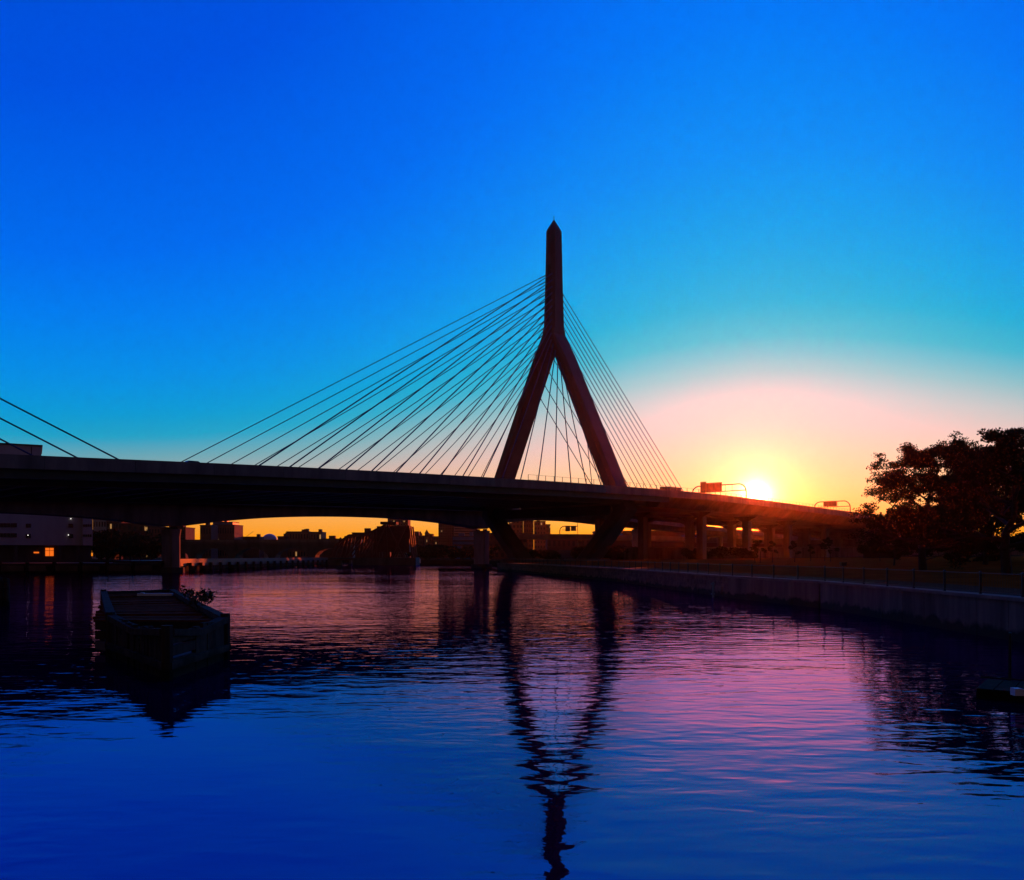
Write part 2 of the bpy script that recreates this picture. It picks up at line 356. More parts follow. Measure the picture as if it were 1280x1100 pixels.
for l0, l1, d in ((31.6, 32.5, -1.95), (24.0, 25.3, -2.5), (-25.3, -24.0, -2.5)):
    bb(strip(l0, l1, d, -.455, -300, 8), 'edge_girder', steel, deck)
s = -296
while s < 6:
    z = zr(s); a = MB()
    for l0, l1, d in ((-23.95, 23.95, -1.75), (25.35, 31.55, -1.3)):
        for (w, t0, t1) in ((.11, d+.06, -.46), (.42, d, d+.05)):
            a.prism([BP(s-w, l0, z+t0), BP(s+w, l0, z+t0), BP(s+w, l1, z+t0), BP(s-w, l1, z+t0)], [BP(s-w, l0, z+t1), BP(s+w, l0, z+t1), BP(s+w, l1, z+t1), BP(s-w, l1, z+t1)])
    bb(a, 'floor_beam', steel, deck); s += 6.1
for l in (-12, 0, 12): bb(strip(l-.15, l+.15, -1.2, -.46, -300, 8), 'stringer', steel, deck)
for l0, l1, l2, l3, d in ((-22,-10,-21,-11,-2.4), (-6,8,-5,7,-2.4), (12,30.5,13.5,28.0,-3.0)):   # box girders beyond the pylon
    ss = [9]+[s for s in st if s > 12]
    bb(MB().sweep([[BP(s,l2,zr(s)+d), BP(s,l3,zr(s)+d), BP(s,l1,zr(s)-.46), BP(s,l0,zr(s)-.46)] for s in ss]), 'box_girder', concrete, deck)
for s, lats in ((40,(-16,1,22)), (66,(-16,1,22)), (93,(-16,1,22)), (121,(-16,1,22)), (150,(-16,1,22)), (180,(-16,1,22)), (212,(-16,1,22)), (246,(-16,1,22))):
    for l in lats:
        d = -3.0 if l > 10 else -2.4
        z1 = zr(s)+d; r = 1.05
        o = bb(MB().prism([BP(s-r,l-r,1.5), BP(s+r,l-r,1.5), BP(s+r,l+r,1.5), BP(s-r,l+r,1.5)], [BP(s-r,l-r,z1-1.4), BP(s+r,l-r,z1-1.4), BP(s+r,l+r,z1-1.4), BP(s-r,l+r,z1-1.4)]), 'column', concrete)
        bb(MB().prism([BP(s-r*1.05,l-r*1.05,z1-1.4), BP(s+r*1.05,l-r*1.05,z1-1.4), BP(s+r*1.05,l+r*1.05,z1-1.4), BP(s-r*1.05,l+r*1.05,z1-1.4)],
            [BP(s-r*1.2,l-4,z1-.01), BP(s+r*1.2,l-4,z1-.01), BP(s+r*1.2,l+4,z1-.01), BP(s-r*1.2,l+4,z1-.01)]), 'column_cap', concrete)
# screen fence on the far carriageway
fm = MB(); s = -34
while s < 66:
    fm.bar(BP(s,22.3,zr(s)), BP(s,22.3,zr(s)+3.6), .12)
    for zz in (1.2, 2.4, 3.55): fm.bar(BP(s,22.3,zr(s)+zz), BP(s+3,22.3,zr(s+3)+zz), .05)
    s += 3
tag(bb(fm, 'screen_fence', iron, deck), kind='stuff')
fm = MB(); s = 45
while s < 240:
    fm.bar(BP(s,LO-.15,zp(s)), BP(s,LO-.15,zp(s)+.75), .07); fm.bar(BP(s,LO-.15,zp(s)+.73), BP(s+2.2,LO-.15,zp(s+2.2)+.73), .05); s += 2.2
tag(bb(fm, 'parapet_rail', iron, deck), kind='stuff')

# pylon --------------------------------------------------------------------
ZJ, ZA, KL = 65.0, 97.3, .485
def wleg(z): return 1.05+.474*max(ZJ-z, 0)
def oct_ring(s, lat, z, a, b_, ch=.22):      # chamfered rectangle, a across the bridge, b along it
    c_ = min(a, b_)*ch
    pts = [(-a/2+c_,-b_/2), (a/2-c_,-b_/2), (a/2,-b_/2+c_), (a/2,b_/2-c_), (a/2-c_,b_/2), (-a/2+c_,b_/2), (-a/2,b_/2-c_), (-a/2,-b_/2+c_)]
    return [BP(s+y, lat+x, z) for x, y in pts]
def pylon(s0, dz):
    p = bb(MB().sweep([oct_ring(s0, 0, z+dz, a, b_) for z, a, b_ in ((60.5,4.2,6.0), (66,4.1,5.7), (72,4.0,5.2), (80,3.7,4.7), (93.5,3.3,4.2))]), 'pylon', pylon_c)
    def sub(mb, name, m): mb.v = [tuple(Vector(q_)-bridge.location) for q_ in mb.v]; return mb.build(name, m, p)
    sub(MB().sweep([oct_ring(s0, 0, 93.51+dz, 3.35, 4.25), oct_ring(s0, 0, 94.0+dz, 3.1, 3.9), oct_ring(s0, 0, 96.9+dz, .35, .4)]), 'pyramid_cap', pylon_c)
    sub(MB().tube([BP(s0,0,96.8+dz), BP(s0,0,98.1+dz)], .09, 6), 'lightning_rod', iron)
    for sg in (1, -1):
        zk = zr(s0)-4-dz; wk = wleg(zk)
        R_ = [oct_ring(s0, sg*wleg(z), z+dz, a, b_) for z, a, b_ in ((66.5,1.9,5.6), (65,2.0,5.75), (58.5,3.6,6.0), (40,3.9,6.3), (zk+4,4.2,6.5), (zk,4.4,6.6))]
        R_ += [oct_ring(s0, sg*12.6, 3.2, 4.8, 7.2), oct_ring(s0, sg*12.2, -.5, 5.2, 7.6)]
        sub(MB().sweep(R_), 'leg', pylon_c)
        sub(MB().sweep([oct_ring(s0, sg*11.8, -.8, 9.5, 11, .12), oct_ring(s0, sg*11.8, 2.9, 9.5, 11, .12), oct_ring(s0, sg*11.8, 3.3, 8.6, 10, .12)]), 'footing', dark_conc)
    zc = zr(s0)-3.4
    sub(MB().sweep([[BP(s0-1.6,l,zc-1.6), BP(s0+1.6,l,zc-1.6), BP(s0+1.6,l,zc+.8), BP(s0-1.6,l,zc+.8)] for l in (-21,21)]), 'crossbeam', pylon_c)
    # inspection band and anchor recess strip
    for sd_ in (1, -1): sub(MB().sweep([[BP(s0+sd_*2.5-.25,-.5,z+dz), BP(s0+sd_*2.5+.25,-.5,z+dz), BP(s0+sd_*2.5+.25,.5,z+dz), BP(s0+sd_*2.5-.25,.5,z+dz)] for z in (64, 84)]), 'anchor_strip', steel)
    return p
pylon(0, 0)
S2 = -250; pylon(S2, 0)
def cable(a, b_, r=.115):
    mb = MB().tube([a, b_], r, 6); d = (b_-a).normalized()
    mb.tube([a-d*.3, a+d*2.2], r*1.7, 6); mb.tube([b_-d*1.6, b_+d*.2], r*1.7, 6)
    return bb(mb, 'stay_cable', cablem, smooth=False)
def att(z, sg, s0, side):
    if z > 62: return BP(s0+side*2.4, sg*1.3, z)
    return BP(s0+side*2.9, sg*(wleg(z)-.3), z)
for s0, side, dz in ((0, -1, 0), (S2, 1, 0)):
    for sg in (1, -1):
        for i in range(17):
            s_ = s0+side*(3+6.1*(17-i)); za = 81.3-1.78*i
            if side == 1: s_ = s0+side*(21.5+6.1*(17-i)); za = 79-1.78*i
            cable(att(za, sg, s0, side), BP(s_, sg*24.65, zr(s_)+.3), .13 if sg > 0 else .11)
for i in range(18):
    s_ = 70-3.1*i; za = 78.3-1.75*i
    cable(BP(2.5, 0, max(za, 62.5)) if za > 62 else BP(1.6, (1 if i % 2 else -1)*(wleg(za)-.2), za), BP(s_, 0, zr(s_)+.9), .11)

# ================================================================== box-girder bridge behind
conn = empty('box_girder_bridge', BP(14.5,-44.3,0), 0, 'haunched concrete box girder road bridge on broad river piers behind the cable-stayed bridge', 'bridge')
def cbuild(mb, name, m, parent=None): mb.v = [tuple(Vector(p)-conn.location) for p in mb.v]; return mb.build(name, m, parent or conn)
tops = lambda s: float(np.interp(s, [-260,-125,-88,-37,14,60,103,137,200,300], [14.0,17.2,18.0,19.0,19.7,19.5,17.9,16.6,14.2,10.0]))
PS = [-190, -88.5, 14.5, 100, 160, 220]
def soff(s):
    for a, b_ in zip(PS[:-1], PS[1:]):
        if a <= s <= b_:
            m_ = (a+b_)/2; tt = abs(s-m_)/((b_-a)/2); deep = 6.1 if b_ < 110 else 2.4; dp = 2.9 if b_ < 20 else 2.1
            if a == 14.5: deep = 5.3-3.2*(s-a)/(b_-a)
            return tops(s)-1.0-(dp+(max(deep-dp, 0))*tt**2.3)
    return tops(s)-3.1
cs = np.arange(-190, 300, 4.0)
LC = -44.3
cg = cbuild(MB().sweep([[BP(s,LC-3.2,soff(s)), BP(s,LC+3.2,soff(s)), BP(s,LC+3.6,tops(s)-1.6), BP(s,LC-3.6,tops(s)-1.6)] for s in cs]), 'box_girder', concrete)
cbuild(MB().sweep([[BP(s,LC-6,tops(s)-1.58), BP(s,LC+6,tops(s)-1.58), BP(s,LC+6,tops(s)-.95), BP(s,LC-6,tops(s)-.95)] for s in cs]), 'deck', concrete)
for l in (-6, 5.7): cbuild(MB().sweep([[BP(s,LC+l,tops(s)-.94), BP(s,LC+l+.3,tops(s)-.94), BP(s,LC+l+.3,tops(s)), BP(s,LC+l,tops(s))] for s in cs]), 'parapet', concrete)
for s in PS[:4]:
    zt = soff(s)-.5
    pr = cbuild(MB().sweep([oct_ring(s, LC, z, a, b_, .15) for z, a, b_ in ((1.3,5.2,2.6), (zt-1.5,5.2,2.6), (zt,5.8,3.0))]), 'pier', pier_c)
    cbuild(MB().sweep([oct_ring(s, LC, z, a, b_, .2) for z, a, b_ in ((-1,7,4.6), (1.3,7,4.6))]), 'pile_cap', dark_conc, pr)
    for l in (-1.7, 1.7): cbuild(MB().prism([BP(s-.5,LC+l-.5,zt), BP(s+.5,LC+l-.5,zt), BP(s+.5,LC+l+.5,zt), BP(s-.5,LC+l+.5,zt)], [BP(s-.5,LC+l-.5,zt+.52), BP(s+.5,LC+l-.5,zt+.52), BP(s+.5,LC+l+.5,zt+.52), BP(s-.5,LC+l+.5,zt+.52)]), 'bearing', steel, pr)
for s in PS[4:]:
    cbuild(MB().sweep([oct_ring(s, LC, z, 2.2, 2.2, .2) for z in (1.5, soff(s)+.3)]), 'pier', concrete)

# ramp viaduct crossing further back ---------------------------------------
rv = empty('ramp_viaduct', (0,415,0), 0, 'low concrete highway ramp on columns seen through the pylon legs', 'viaduct')
zt = lambda x: 14.1-.004*abs(x-10)-(.02*(x-40) if x > 40 else 0)
xs = np.arange(-6, 330, 8.0); yv = lambda x: 415+.06*x
def rvb(mb, name, m, parent=None): mb.v = [tuple(Vector(p)-rv.location) for p in mb.v]; return mb.build(name, m, parent or rv)
rvb(MB().sweep([[(x,yv(x)-6,zt(x)-2.4), (x,yv(x)+6,zt(x)-2.4), (x,yv(x)+6,zt(x)-1.0), (x,yv(x)-6,zt(x)-1.0)] for x in xs]), 'deck', concrete)
for y0 in (-6.3, 6.0): rvb(MB().sweep([[(x,yv(x)+y0,zt(x)-1.5), (x,yv(x)+y0+.3,zt(x)-1.5), (x,yv(x)+y0+.3,zt(x)), (x,yv(x)+y0,zt(x))] for x in xs]), 'parapet', concrete)
for x in np.arange(6, 320, 26):
    cl = rvb(MB().tube([(x,yv(x),1.6), (x,yv(x),zt(x)-3.6)], .95, 10), 'column', concrete)
    rvb(MB().prism([(x-1,yv(x)-1.2,zt(x)-3.6), (x+1,yv(x)-1.2,zt(x)-3.6), (x+1,yv(x)+1.2,zt(x)-3.6), (x-1,yv(x)+1.2,zt(x)-3.6)], [(x-1,yv(x)-4.8,zt(x)-2.41), (x+1,yv(x)-4.8,zt(x)-2.41), (x+1,yv(x)+4.8,zt(x)-2.41), (x-1,yv(x)+4.8,zt(x)-2.41)]), 'column_cap', concrete, cl)
# retaining wall closing the ground under the viaducts
rw = empty('retaining_wall', (100,300,0), 0, 'long pale concrete retaining wall standing behind the lawn under the viaducts', 'wall')
pA, pB = Vector((38,296)), Vector((240,352)); n = 40
for k in range(n):
    a = pA+(pB-pA)*k/n; b_ = pA+(pB-pA)*(k+1)/n; d = (b_-a).normalized(); nn = Vector((d.y,-d.x)); g = d*.03; pr_ = random.uniform(0,.04)
    r = [a+nn*pr_+g, b_+nn*pr_-g, b_-nn*.6-g, a-nn*.6+g]; zt_ = 5.6+.9*k/n
    mb = MB().prism([(p.x-100,p.y-300,1.5) for p in r], [(p.x-100,p.y-300,zt_+1.0) for p in r]); mb.build('wall_panel', panelm, rw)
mb = MB().sweep([[(p.x-100-.3,p.y-300-.5,h), (p.x-100-.3,p.y-300+.3,h), (p.x-100-.3,p.y-300+.3,h+.3), (p.x-100-.3,p.y-300-.5,h+.3)] for p, h in ((pA, 6.61), (pB, 7.5))]); mb.build('coping', coping, rw)

# sign gantries ------------------------------------------------------------
def gantry(s, lats, top, signs, label, frame_post=True):
    base = BP(s, lats[0], zr(s)); g = empty('sign_gantry', base, 0, label, 'sign gantry', 'sign gantries over the elevated road')
    def gb(mb, name, m, parent=None): mb.v = [tuple(Vector(p)-base) for p in mb.v]; return mb.build(name, m, parent or g)
    z0 = zr(s); l0, l1 = lats; r = 2.6
    def arch(zt_, rad, inset):
        pts = [BP(s, l0+inset, z0)]
        for k in range(7):
            a = math.pi-k*math.pi/12; pts.append(BP(s, l0+inset+r+r*math.cos(a), zt_-r+r*math.sin(a)))
        for k in range(7):
            a = math.pi/2-k*math.pi/12; pts.append(BP(s, l1-inset-r+r*math.cos(a), zt_-r+r*math.sin(a)))
        pts.append(BP(s, l1-inset, z0)); return MB().tube(pts, rad, 6)
    gb(arch(z0+top, .2, 0), 'arch_frame', steel)
    gb(MB().tube([BP(s,l0,z0+top-2.1), BP(s,l1,z0+top-2.1)], .16, 6), 'bottom_chord', steel)
    n = int((l1-l0)/2.4)
    for k in range(2, n-1):
        l = l0+(l1-l0)*k/n; gb(MB().tube([BP(s,l,z0+top-2.1), BP(s,l,z0+top-.1)], .07, 5), 'web_post', steel)
    for (a, b_, zl, zh) in signs:
        o = gb(MB().sweep([[BP(s-.35,l,z0+zl), BP(s-.22,l,z0+zl), BP(s-.22,l,z0+zh), BP(s-.35,l,z0+zh)] for l in (a, b_)]), 'sign_board', signg)
        for l in (a+.4, (a+b_)/2, b_-.4): gb(MB().bar(BP(s-.42,l,z0+zl+.1), BP(s-.42,l,z0+zh-.1), .14), 'stiffener', steel, o)
    for l in np.linspace(l0+4, l1-3, 4): gb(MB().box(-.35,.35,-.2,.2,-.15,.15), 'sign_lamp', steel).location = BP(s-1.0, l, z0+top-2.5)-base
    return g
gantry(70, (-.6, 19.5), 8.0, [(2.8,5.0,5.7,9.4), (5.06,10.9,5.8,8.9)], 'arched sign gantry with two large brown sign backs beside the low sun')
gantry(150, (4, 18.6), 7.9, [(8,13.5,6.0,8.0)], 'small arched sign gantry with one narrow sign near the treetops')
gp = Vector((22.5,414,0)); g = empty('sign_gantry', (gp.x,gp.y,zt(22)-1), 0, 'distant curved sign gantry over the low ramp seen between the pylon legs', 'sign gantry', 'sign gantries over the elevated road')
pts = [(-0.0,0,0)]+[(2.2-2.2*math.cos(k*math.pi/12),0,2.6+2.2*math.sin(k*math.pi/12)) for k in range(7)]+[(8.5,0,4.8)]
MB().tube(pts, .22, 6).build('arch_frame', steel, g); MB().bar((1,0,3),(8.5,0,3),.2).build('bottom_chord', steel, g); MB().bar((8.4,0,0),(8.4,0,7),.2).build('mast', steel, g)
MB().box(2.6,4.8,-.3,-.15,2.4,5.0).build('sign_board', signg, g); MB().box(5.2,7.6,-.3,-.15,2.6,4.6).build('sign_board', signg, g)

# vehicles -----------------------------------------------------------------
def car(loc, rz, m, label, lights=False, group='cars on the elevated roads'):
    e = empty('car', loc, rz, label, 'car', group)
    sec = [(-2.2,.35,.75), (-2.1,.3,.95), (-.9,.28,.98), (1.0,.28,.95), (2.0,.3,.82), (2.2,.38,.62)]
    MB().sweep([[(x,-.86,a), (x,.86,a), (x,.86,b_-.1), (x,.74,b_), (x,-.74,b_), (x,-.86,b_-.1)] for x, a, b_ in sec]).build('body', m, e)
    MB().sweep([[(x,-.74,.94), (x,.74,.94), (x,w,h), (x,-w,h)] for x, w, h in ((-1.9,.7,1.0), (-1.35,.6,1.42), (.25,.6,1.44), (1.05,.7,.98))]).build('cabin', glassd, e)
    MB().box(-1.35,.25,-.6,.6,1.43,1.48).build('roof', m, e)
    for x in (-1.35, 1.4):
        for y in (-.8, .8): MB().tube([(x,y-.1,.32), (x,y+.1,.32)], .32, 10).build('wheel', tyre, e)
    for y in (-.6, .6): MB().box(2.14,2.24,y-.16,y+.16,.56,.74).build('headlight', lampw if lights else paintw, e)
    return e
def truck(loc, rz, label):
    e = empty('box_truck', loc, rz, label, 'truck')
    MB().box(-6,1.2,-1.2,1.2,1.1,3.7).build('cargo_box', signg, e)
    MB().sweep([[(x,-1.1,.6), (x,1.1,.6), (x,1.05,h), (x,-1.05,h)] for x, h in ((1.4,2.9), (2.4,2.9), (3.1,1.8), (3.6,1.6))]).build('cab', car_dark, e)
    MB().box(-6,3.4,-.5,.5,.6,1.05).build('chassis', steel, e)
    for x in (-5, -4, 2.4):
        for y in (-1.0, 1.0): MB().tube([(x,y-.15,.5), (x,y+.15,.5)], .5, 12).build('wheel', tyre, e)
    return e
BZ = math.pi/2-PHI
truck(BP(31,19,zr(31)+.07), BZ, 'brown box truck on the bridge just right of the pylon')
for s, l, m, lab in ((-118.5,30.4,car_dark,'dark car passing on the open middle of the main span'), (5,30,car_grey,'grey car crossing beside the near pylon leg'), (-6,28.5,car_red,'red car close to the near pylon leg')):
    car(BP(s,l,zr(s)+.07), BZ, m, lab)
for k, (px_, m) in enumerate(((778,car_dark), (858,car_grey), (872,car_dark), (808,car_red), (949,car_grey), (958,car_dark), (970,car_grey), (905,car_red))):
    Yd = 410.0; x = (px_-640)/K*Yd
    car((x, yv(x)-3.6, zt(x)-.98), -math.pi/2+.15, m, ('dark','grey','dark','red','grey','dark','grey','red')[k]+' car with lit headlamps on the low ramp, '+('beside the near pylon leg','left of the dark viaduct column','right of the dark viaduct column','just past the near pylon leg','below the low sun','second of three below the low sun','last of three below the low sun','in front of the pale viaduct column')[k], True, 'cars with lit headlamps on the low ramp')

# ================================================================== timber pier in the water (left)
FP = [Vector((-28.0,60.3)), Vector((-24.8,64.2)), Vector((-11.6,35.6)), Vector((-11.6,29.6)), Vector((-16.7,36.6))]
pier = empty('timber_fender_pier', (-18,45,0), 0, 'weathered timber fender pier with plank sides and pointed end standing in the river', 'pier')
def pb(mb, name, m, parent=None): mb.v = [tuple(Vector(p)-pier.location) for p in mb.v]; return mb.build(name, m, parent or pier)
ZP = 1.72
n = len(FP)
for i in range(n):
    a, b_ = FP[i], FP[(i+1) % n]; d = (b_-a); l = d.length; d /= l; nn = Vector((d.y,-d.x))    # outward for this winding (clockwise)
    nn = -nn if (a+b_).lerp(Vector((-18*2,45*2)),0).dot(nn)/2 < Vector((-18,45)).dot(nn) else nn
    if i == 2:     # the near right face: horizontal boards at the point, uprights beside them
        half = .58
        for r in range(5):
            z0 = -.5+r*.42; a2 = a+d*l*half; q = [a2+nn*.05, b_+nn*.05, b_-nn*.1, a2-nn*.1]
            zz = random.uniform(.30,.38); pb(MB().prism([(p.x,p.y,z0) for p in q], [(p.x,p.y,z0+zz) for p in q]), 'board', timber)
        l2 = l*half
    else: l2 = l
    s_ = 0
    while s_ < l2-.05:
        w = min(random.uniform(.34,.5), l2-s_); a2 = a+d*(s_+.015); b2 = a+d*(s_+w-.015); s_ += w
        pr_ = random.uniform(.0,.07); zt_ = ZP-(random.uniform(.05,.16) if random.random() < .85 else random.uniform(.3,.9)); q = [a2+nn*pr_, b2+nn*pr_, b2-nn*.12, a2-nn*.12]
        pb(MB().prism([(p.x,p.y,-1) for p in q], [(p.x,p.y,zt_) for p in q]), 'plank', timber)
    sag = 0.0
    q0, q1 = a-d*.1, b_+d*.1
    mid = (q0+q1)/2
    pts = [(q0, ZP), (mid, ZP-(.28 if i in (2,3) else .04)), (q1, ZP)]
    pb(MB().sweep([[(p.x+nn.x*.16,p.y+nn.y*.16,z-.22), (p.x-nn.x*.22,p.y-nn.y*.22,z-.22), (p.x-nn.x*.22,p.y-nn.y*.22,z+.02), (p.x+nn.x*.16,p.y+nn.y*.16,z+.02)] for p, z in pts]), 'cap_beam', timber)
    for z0 in (.35, ): 
        pb(MB().sweep([[(p.x+nn.x*.2,p.y+nn.y*.2,z0), (p.x+nn.x*.08,p.y+nn.y*.08,z0), (p.x+nn.x*.08,p.y+nn.y*.08,z0+.25), (p.x+nn.x*.2,p.y+nn.y*.2,z0+.25)] for p in (q0, q1)]), 'waler', timber)
# decking over the far part, open pocket at the point
A0, A1, B0, B1 = FP[0], FP[1], Vector((-18.2,38.4)), Vector((-12.9,38.0))
m_ = 44
for k in range(m_):
    t0, t1 = k/m_+.0015, (k+1)/m_-.0015
    q = [A0.lerp(B0,t0), A1.lerp(B1,t0), A1.lerp(B1,t1), A0.lerp(B0,t1)]; c0 = sum((p for p in q), Vector((0,0)))/4
    q = [c0+(p-c0)*.955 for p in q]; q = [Vector((p.x, A0.lerp(B0,t0).y*0+p.y)) for p in q]
    z0 = 1.36+random.uniform(-.05,.05)+(.12 if k < 6 else 0)
    if k in (9, 17, 18, 31): continue
    q = [p+Vector((random.uniform(-.25,.25), random.uniform(-.05,.05))) for p in q]
    pb(MB().prism([(p.x,p.y,z0-.12) for p in q], [(p.x,p.y,z0) for p in q]), 'deck_board', timber_top)
q = [B0, B1]; 
for k in range(3): pb(MB().prism([(p.x,p.y,.1+k*.42) for p in (B0, B1, B1+Vector((0,.12)), B0+Vector((0,.12)))], [(p.x,p.y,.48+k*.42) for p in (B0, B1, B1+Vector((0,.12)), B0+Vector((0,.12)))]), 'bulkhead_board', timber)
inn = [B0, B1, FP[2]+Vector((-.3,.1)), FP[3]+Vector((-.2,.5)), FP[4]+Vector((.3,.2))]
pb(MB().prism([(p.x,p.y,.1) for p in inn], [(p.x,p.y,.45) for p in inn]), 'pocket_floor', dark_conc)
for p in FP: pb(MB().tube([(p.x,p.y,-1), (p.x,p.y,ZP+.12)], .2, 8), 'corner_pile', timber)
# odds and ends lying on the pier
def pile_of(o): return o
o = MB().box(-1.1,1.1,-.15,.15,0,.16).box(-.9,-.7,-.2,.2,.16,.2).build('board_offcut', paintw); o.location = (-23.6,58.2,1.52); o.rotation_euler = (0,0,.15)
tag(o, 'short white painted board lying on the timber pier', 'board')
def shrub(loc, h, label, seed, m=leaf2, n=500, sp=.5):
    e = empty('shrub', loc, 0, label, 'shrub'); r = np.random.default_rng(seed); mb = MB(); tips = []
    for k in range(9):
        a = r.uniform(0, 6.28); t_ = Vector((math.cos(a)*sp*r.uniform(.4,1.3), math.sin(a)*sp*r.uniform(.4,1.3), h*r.uniform(.6,1)))
        mb.tube([(0,0,0), tuple(t_*.5+Vector((0,0,.1*h))), tuple(t_)], [.02,.014,.006], 5); tips += [t_, t_*.75+Vector((0,0,.06*h))]
    mb.build('stem', bark, e)
    leaves('foliage', [(p, .22*h) for p in tips], n, .12, m, e, r, flat=.8); return e
def leaves(name, blobs, total, size, m, parent, r, flat=.45):
    c = np.array([tuple(p) for p, _ in blobs]); rad = np.array([q_ for _, q_ in blobs]); wgt = rad**2; wgt = wgt/wgt.sum()
    idx = r.choice(len(blobs), total, p=wgt); d = r.normal(size=(total,3)); d /= np.linalg.norm(d, axis=1)[:,None]
    rr = r.uniform(0,1,total)**.5; pos = c[idx]+d*(rr*rad[idx])[:,None]*np.array([1,1,flat])
    u = r.normal(size=(total,3)); u /= np.linalg.norm(u, axis=1)[:,None]; w = r.normal(size=(total,3)); w -= (w*u).sum(1)[:,None]*u; w /= np.linalg.norm(w, axis=1)[:,None]
    sz = size*r.uniform(.6,1.4,total)[:,None]
    v = np.empty((total,4,3)); v[:,0] = pos-u*sz; v[:,1] = pos+w*sz*.45; v[:,2] = pos+u*sz; v[:,3] = pos-w*sz*.45
    me = bpy.data.meshes.new(name); me.vertices.add(total*4); me.vertices.foreach_set('co', v.reshape(-1))
    me.loops.add(total*4); me.loops.foreach_set('vertex_index', np.arange(total*4)); me.polygons.add(total)
    me.polygons.foreach_set('loop_start', np.arange(total)*4); me.update(calc_edges=True); me.validate()
    return link(name, me, m, parent)
shrub((-16.9,46.9,1.3), 1.15, 'small leafy weed shrub growing at the edge of the timber pier', 3, n=240, sp=.75)
shrub((-15.6,44.0,1.3), 1.0, 'low weedy tuft beside the taller shrub on the pier', 4, n=110, sp=.5)
# pile cluster at the left edge
pc = empty('pile_cluster', (-42.6,73,0), 0, 'cluster of upright timber mooring piles standing in open water', 'mooring piles')
for k in range(9):
    x, y = (k % 5)*.48-1.2, (k//5)*.5; MB().tube([(x,y,-1), (x+random.uniform(-.06,.06),y,2.25+random.uniform(-.2,.2))], [.22,.19], 8).build('pile', timber, pc)
MB().tube([(-1.5,-.28,1.5), (1.1,-.28,1.5)], .05, 6).build('cable_band', iron, pc)
# floating dock at the right
fd = empty('floating_dock', (16.9,24.9,-.12), -.62, 'dark low floating dock with thin posts moored at the foot of the seawall', 'dock')
for k in range(14): MB().box(-3.2+k*.46,-3.2+k*.46+.43,-1.2,1.2,.36,.42).build('deck_board', timber, fd)
for y in (-1.15, 1.03): MB().box(-3.2,3.25,y,y+.12,.1,.355).build('side_beam', timber, fd)
for x in (-2.4, 0, 2.4): MB().box(x-.6,x+.6,-.95,.95,-.3,.3).build('float', tyre, fd)
for x, y, h in ((-2.6,1.3,1.9), (1.9,1.3,1.6)): MB().tube([(x,y,-1), (x,y,h)], .05, 6).build('post', iron, fd)
MB().tube([(-3.1,-1.1,.75), (3.1,-1.1,.75)], .025, 5).build('hand_rope', iron, fd)
o = MB().prism([(-.16,-.12,0), (.16,-.12,0), (.16,.12,0), (-.16,.12,0)], [(-.16,-.12,.2), (.05,-.12,.2), (.05,.12,.2), (-.16,.12,.2)]).box(.1,.34,-.02,.02,.14,.17).build('bailer_can', paintw)
o.location = (14.1,24.5,.30); tag(o, 'small white plastic can standing on the dark floating dock', 'can')

# ================================================================== trees
def tree(loc, h, rx, label, seed, nleaf, trunk_r=.3, clear=.22, shape='wide', rz_off=(0,0), leafsize=.17, group='park trees', name='park_tree', forks=5):
    e = empty(name, loc, 0, label, 'tree', group); r = np.random.default_rng(seed); mb = MB(); blobs = []
    base = Vector((0,0,-.2)); fork = Vector((r.uniform(-.2,.2), r.uniform(-.2,.2), h*clear))
    mb.tube([base, base.lerp(fork,.15), fork], [trunk_r*1.35, trunk_r, trunk_r*.8], 9)
    def branch(p, d, L, rad, lev):
        pts = [p]; rr = [rad]; cur = p; dd = d.normalized(); nseg = 4
        for k in range(nseg):
            dd = (dd+Vector((r.normal(0,.16), r.normal(0,.16), r.normal(.03,.1)))).normalized(); cur = cur+dd*L/nseg; pts.append(cur); rr.append(rad*(1-.62*(k+1)/nseg))
        mb.tube(pts, rr, 6 if lev < 2 else 4)
        if lev >= 3: blobs.append((cur, .055*h*r.uniform(.7,1.3))); return
        if lev == 2: blobs.append((cur, .05*h*r.uniform(.7,1.3)))
        nch = (4, 4, 4)[lev]
        for k in range(nch):
            t_ = r.uniform(.4,1) if k else 1.0; i0 = min(int(t_*nseg), nseg-1); fr = t_*nseg-i0; q_ = pts[i0].lerp(pts[i0+1], fr)
            side = Vector((r.normal(), r.normal(), r.normal()*.35)); side = (side-dd*side.dot(dd)).normalized()
            nd = (dd*.75+side*r.uniform(.5,1.1)); nd.z = nd.z*.75+.08
            branch(q_, nd, L*r.uniform(.5,.72), max(rr[i0]*.62, .015), lev+1)
    leader = [fork]; cur = fork
    for k in range(5): cur = cur+Vector((r.normal(0,.03)*h, r.normal(0,.03)*h, h*(.93-clear)/5)); leader.append(cur)
    mb.tube(leader, [trunk_r*(.8-.14*k) for k in range(6)], 7)
    for k in range(forks):
        t_ = (k+.3)/forks; q_ = leader[min(int(t_*5), 4)].lerp(leader[min(int(t_*5), 4)+1], t_*5-int(t_*5))
        a = 2.4*k+r.uniform(-.4,.4); env = rx*math.sqrt(max(.05, 1-((t_-.32)/.74)**2))*r.uniform(.8,1.1)
        up = .05+.55*t_+r.uniform(0,.15)
        branch(q_, Vector((math.cos(a), math.sin(a), up)), env*.62, trunk_r*(.5-.25*t_), 0 if rx > 2 else 1)
    branch(leader[-1], Vector((0,0,1)), h*.08, trunk_r*.1, 1)
    mb.build('trunk', bark, e)
    leaves('crown', blobs, nleaf, leafsize, leaf, e, r, flat=.5); return e
def on_lawn(px_, y, z): Yd = (HC-z)*K/(y-YH); return Vector(((px_-640)/K*Yd, Yd, z))
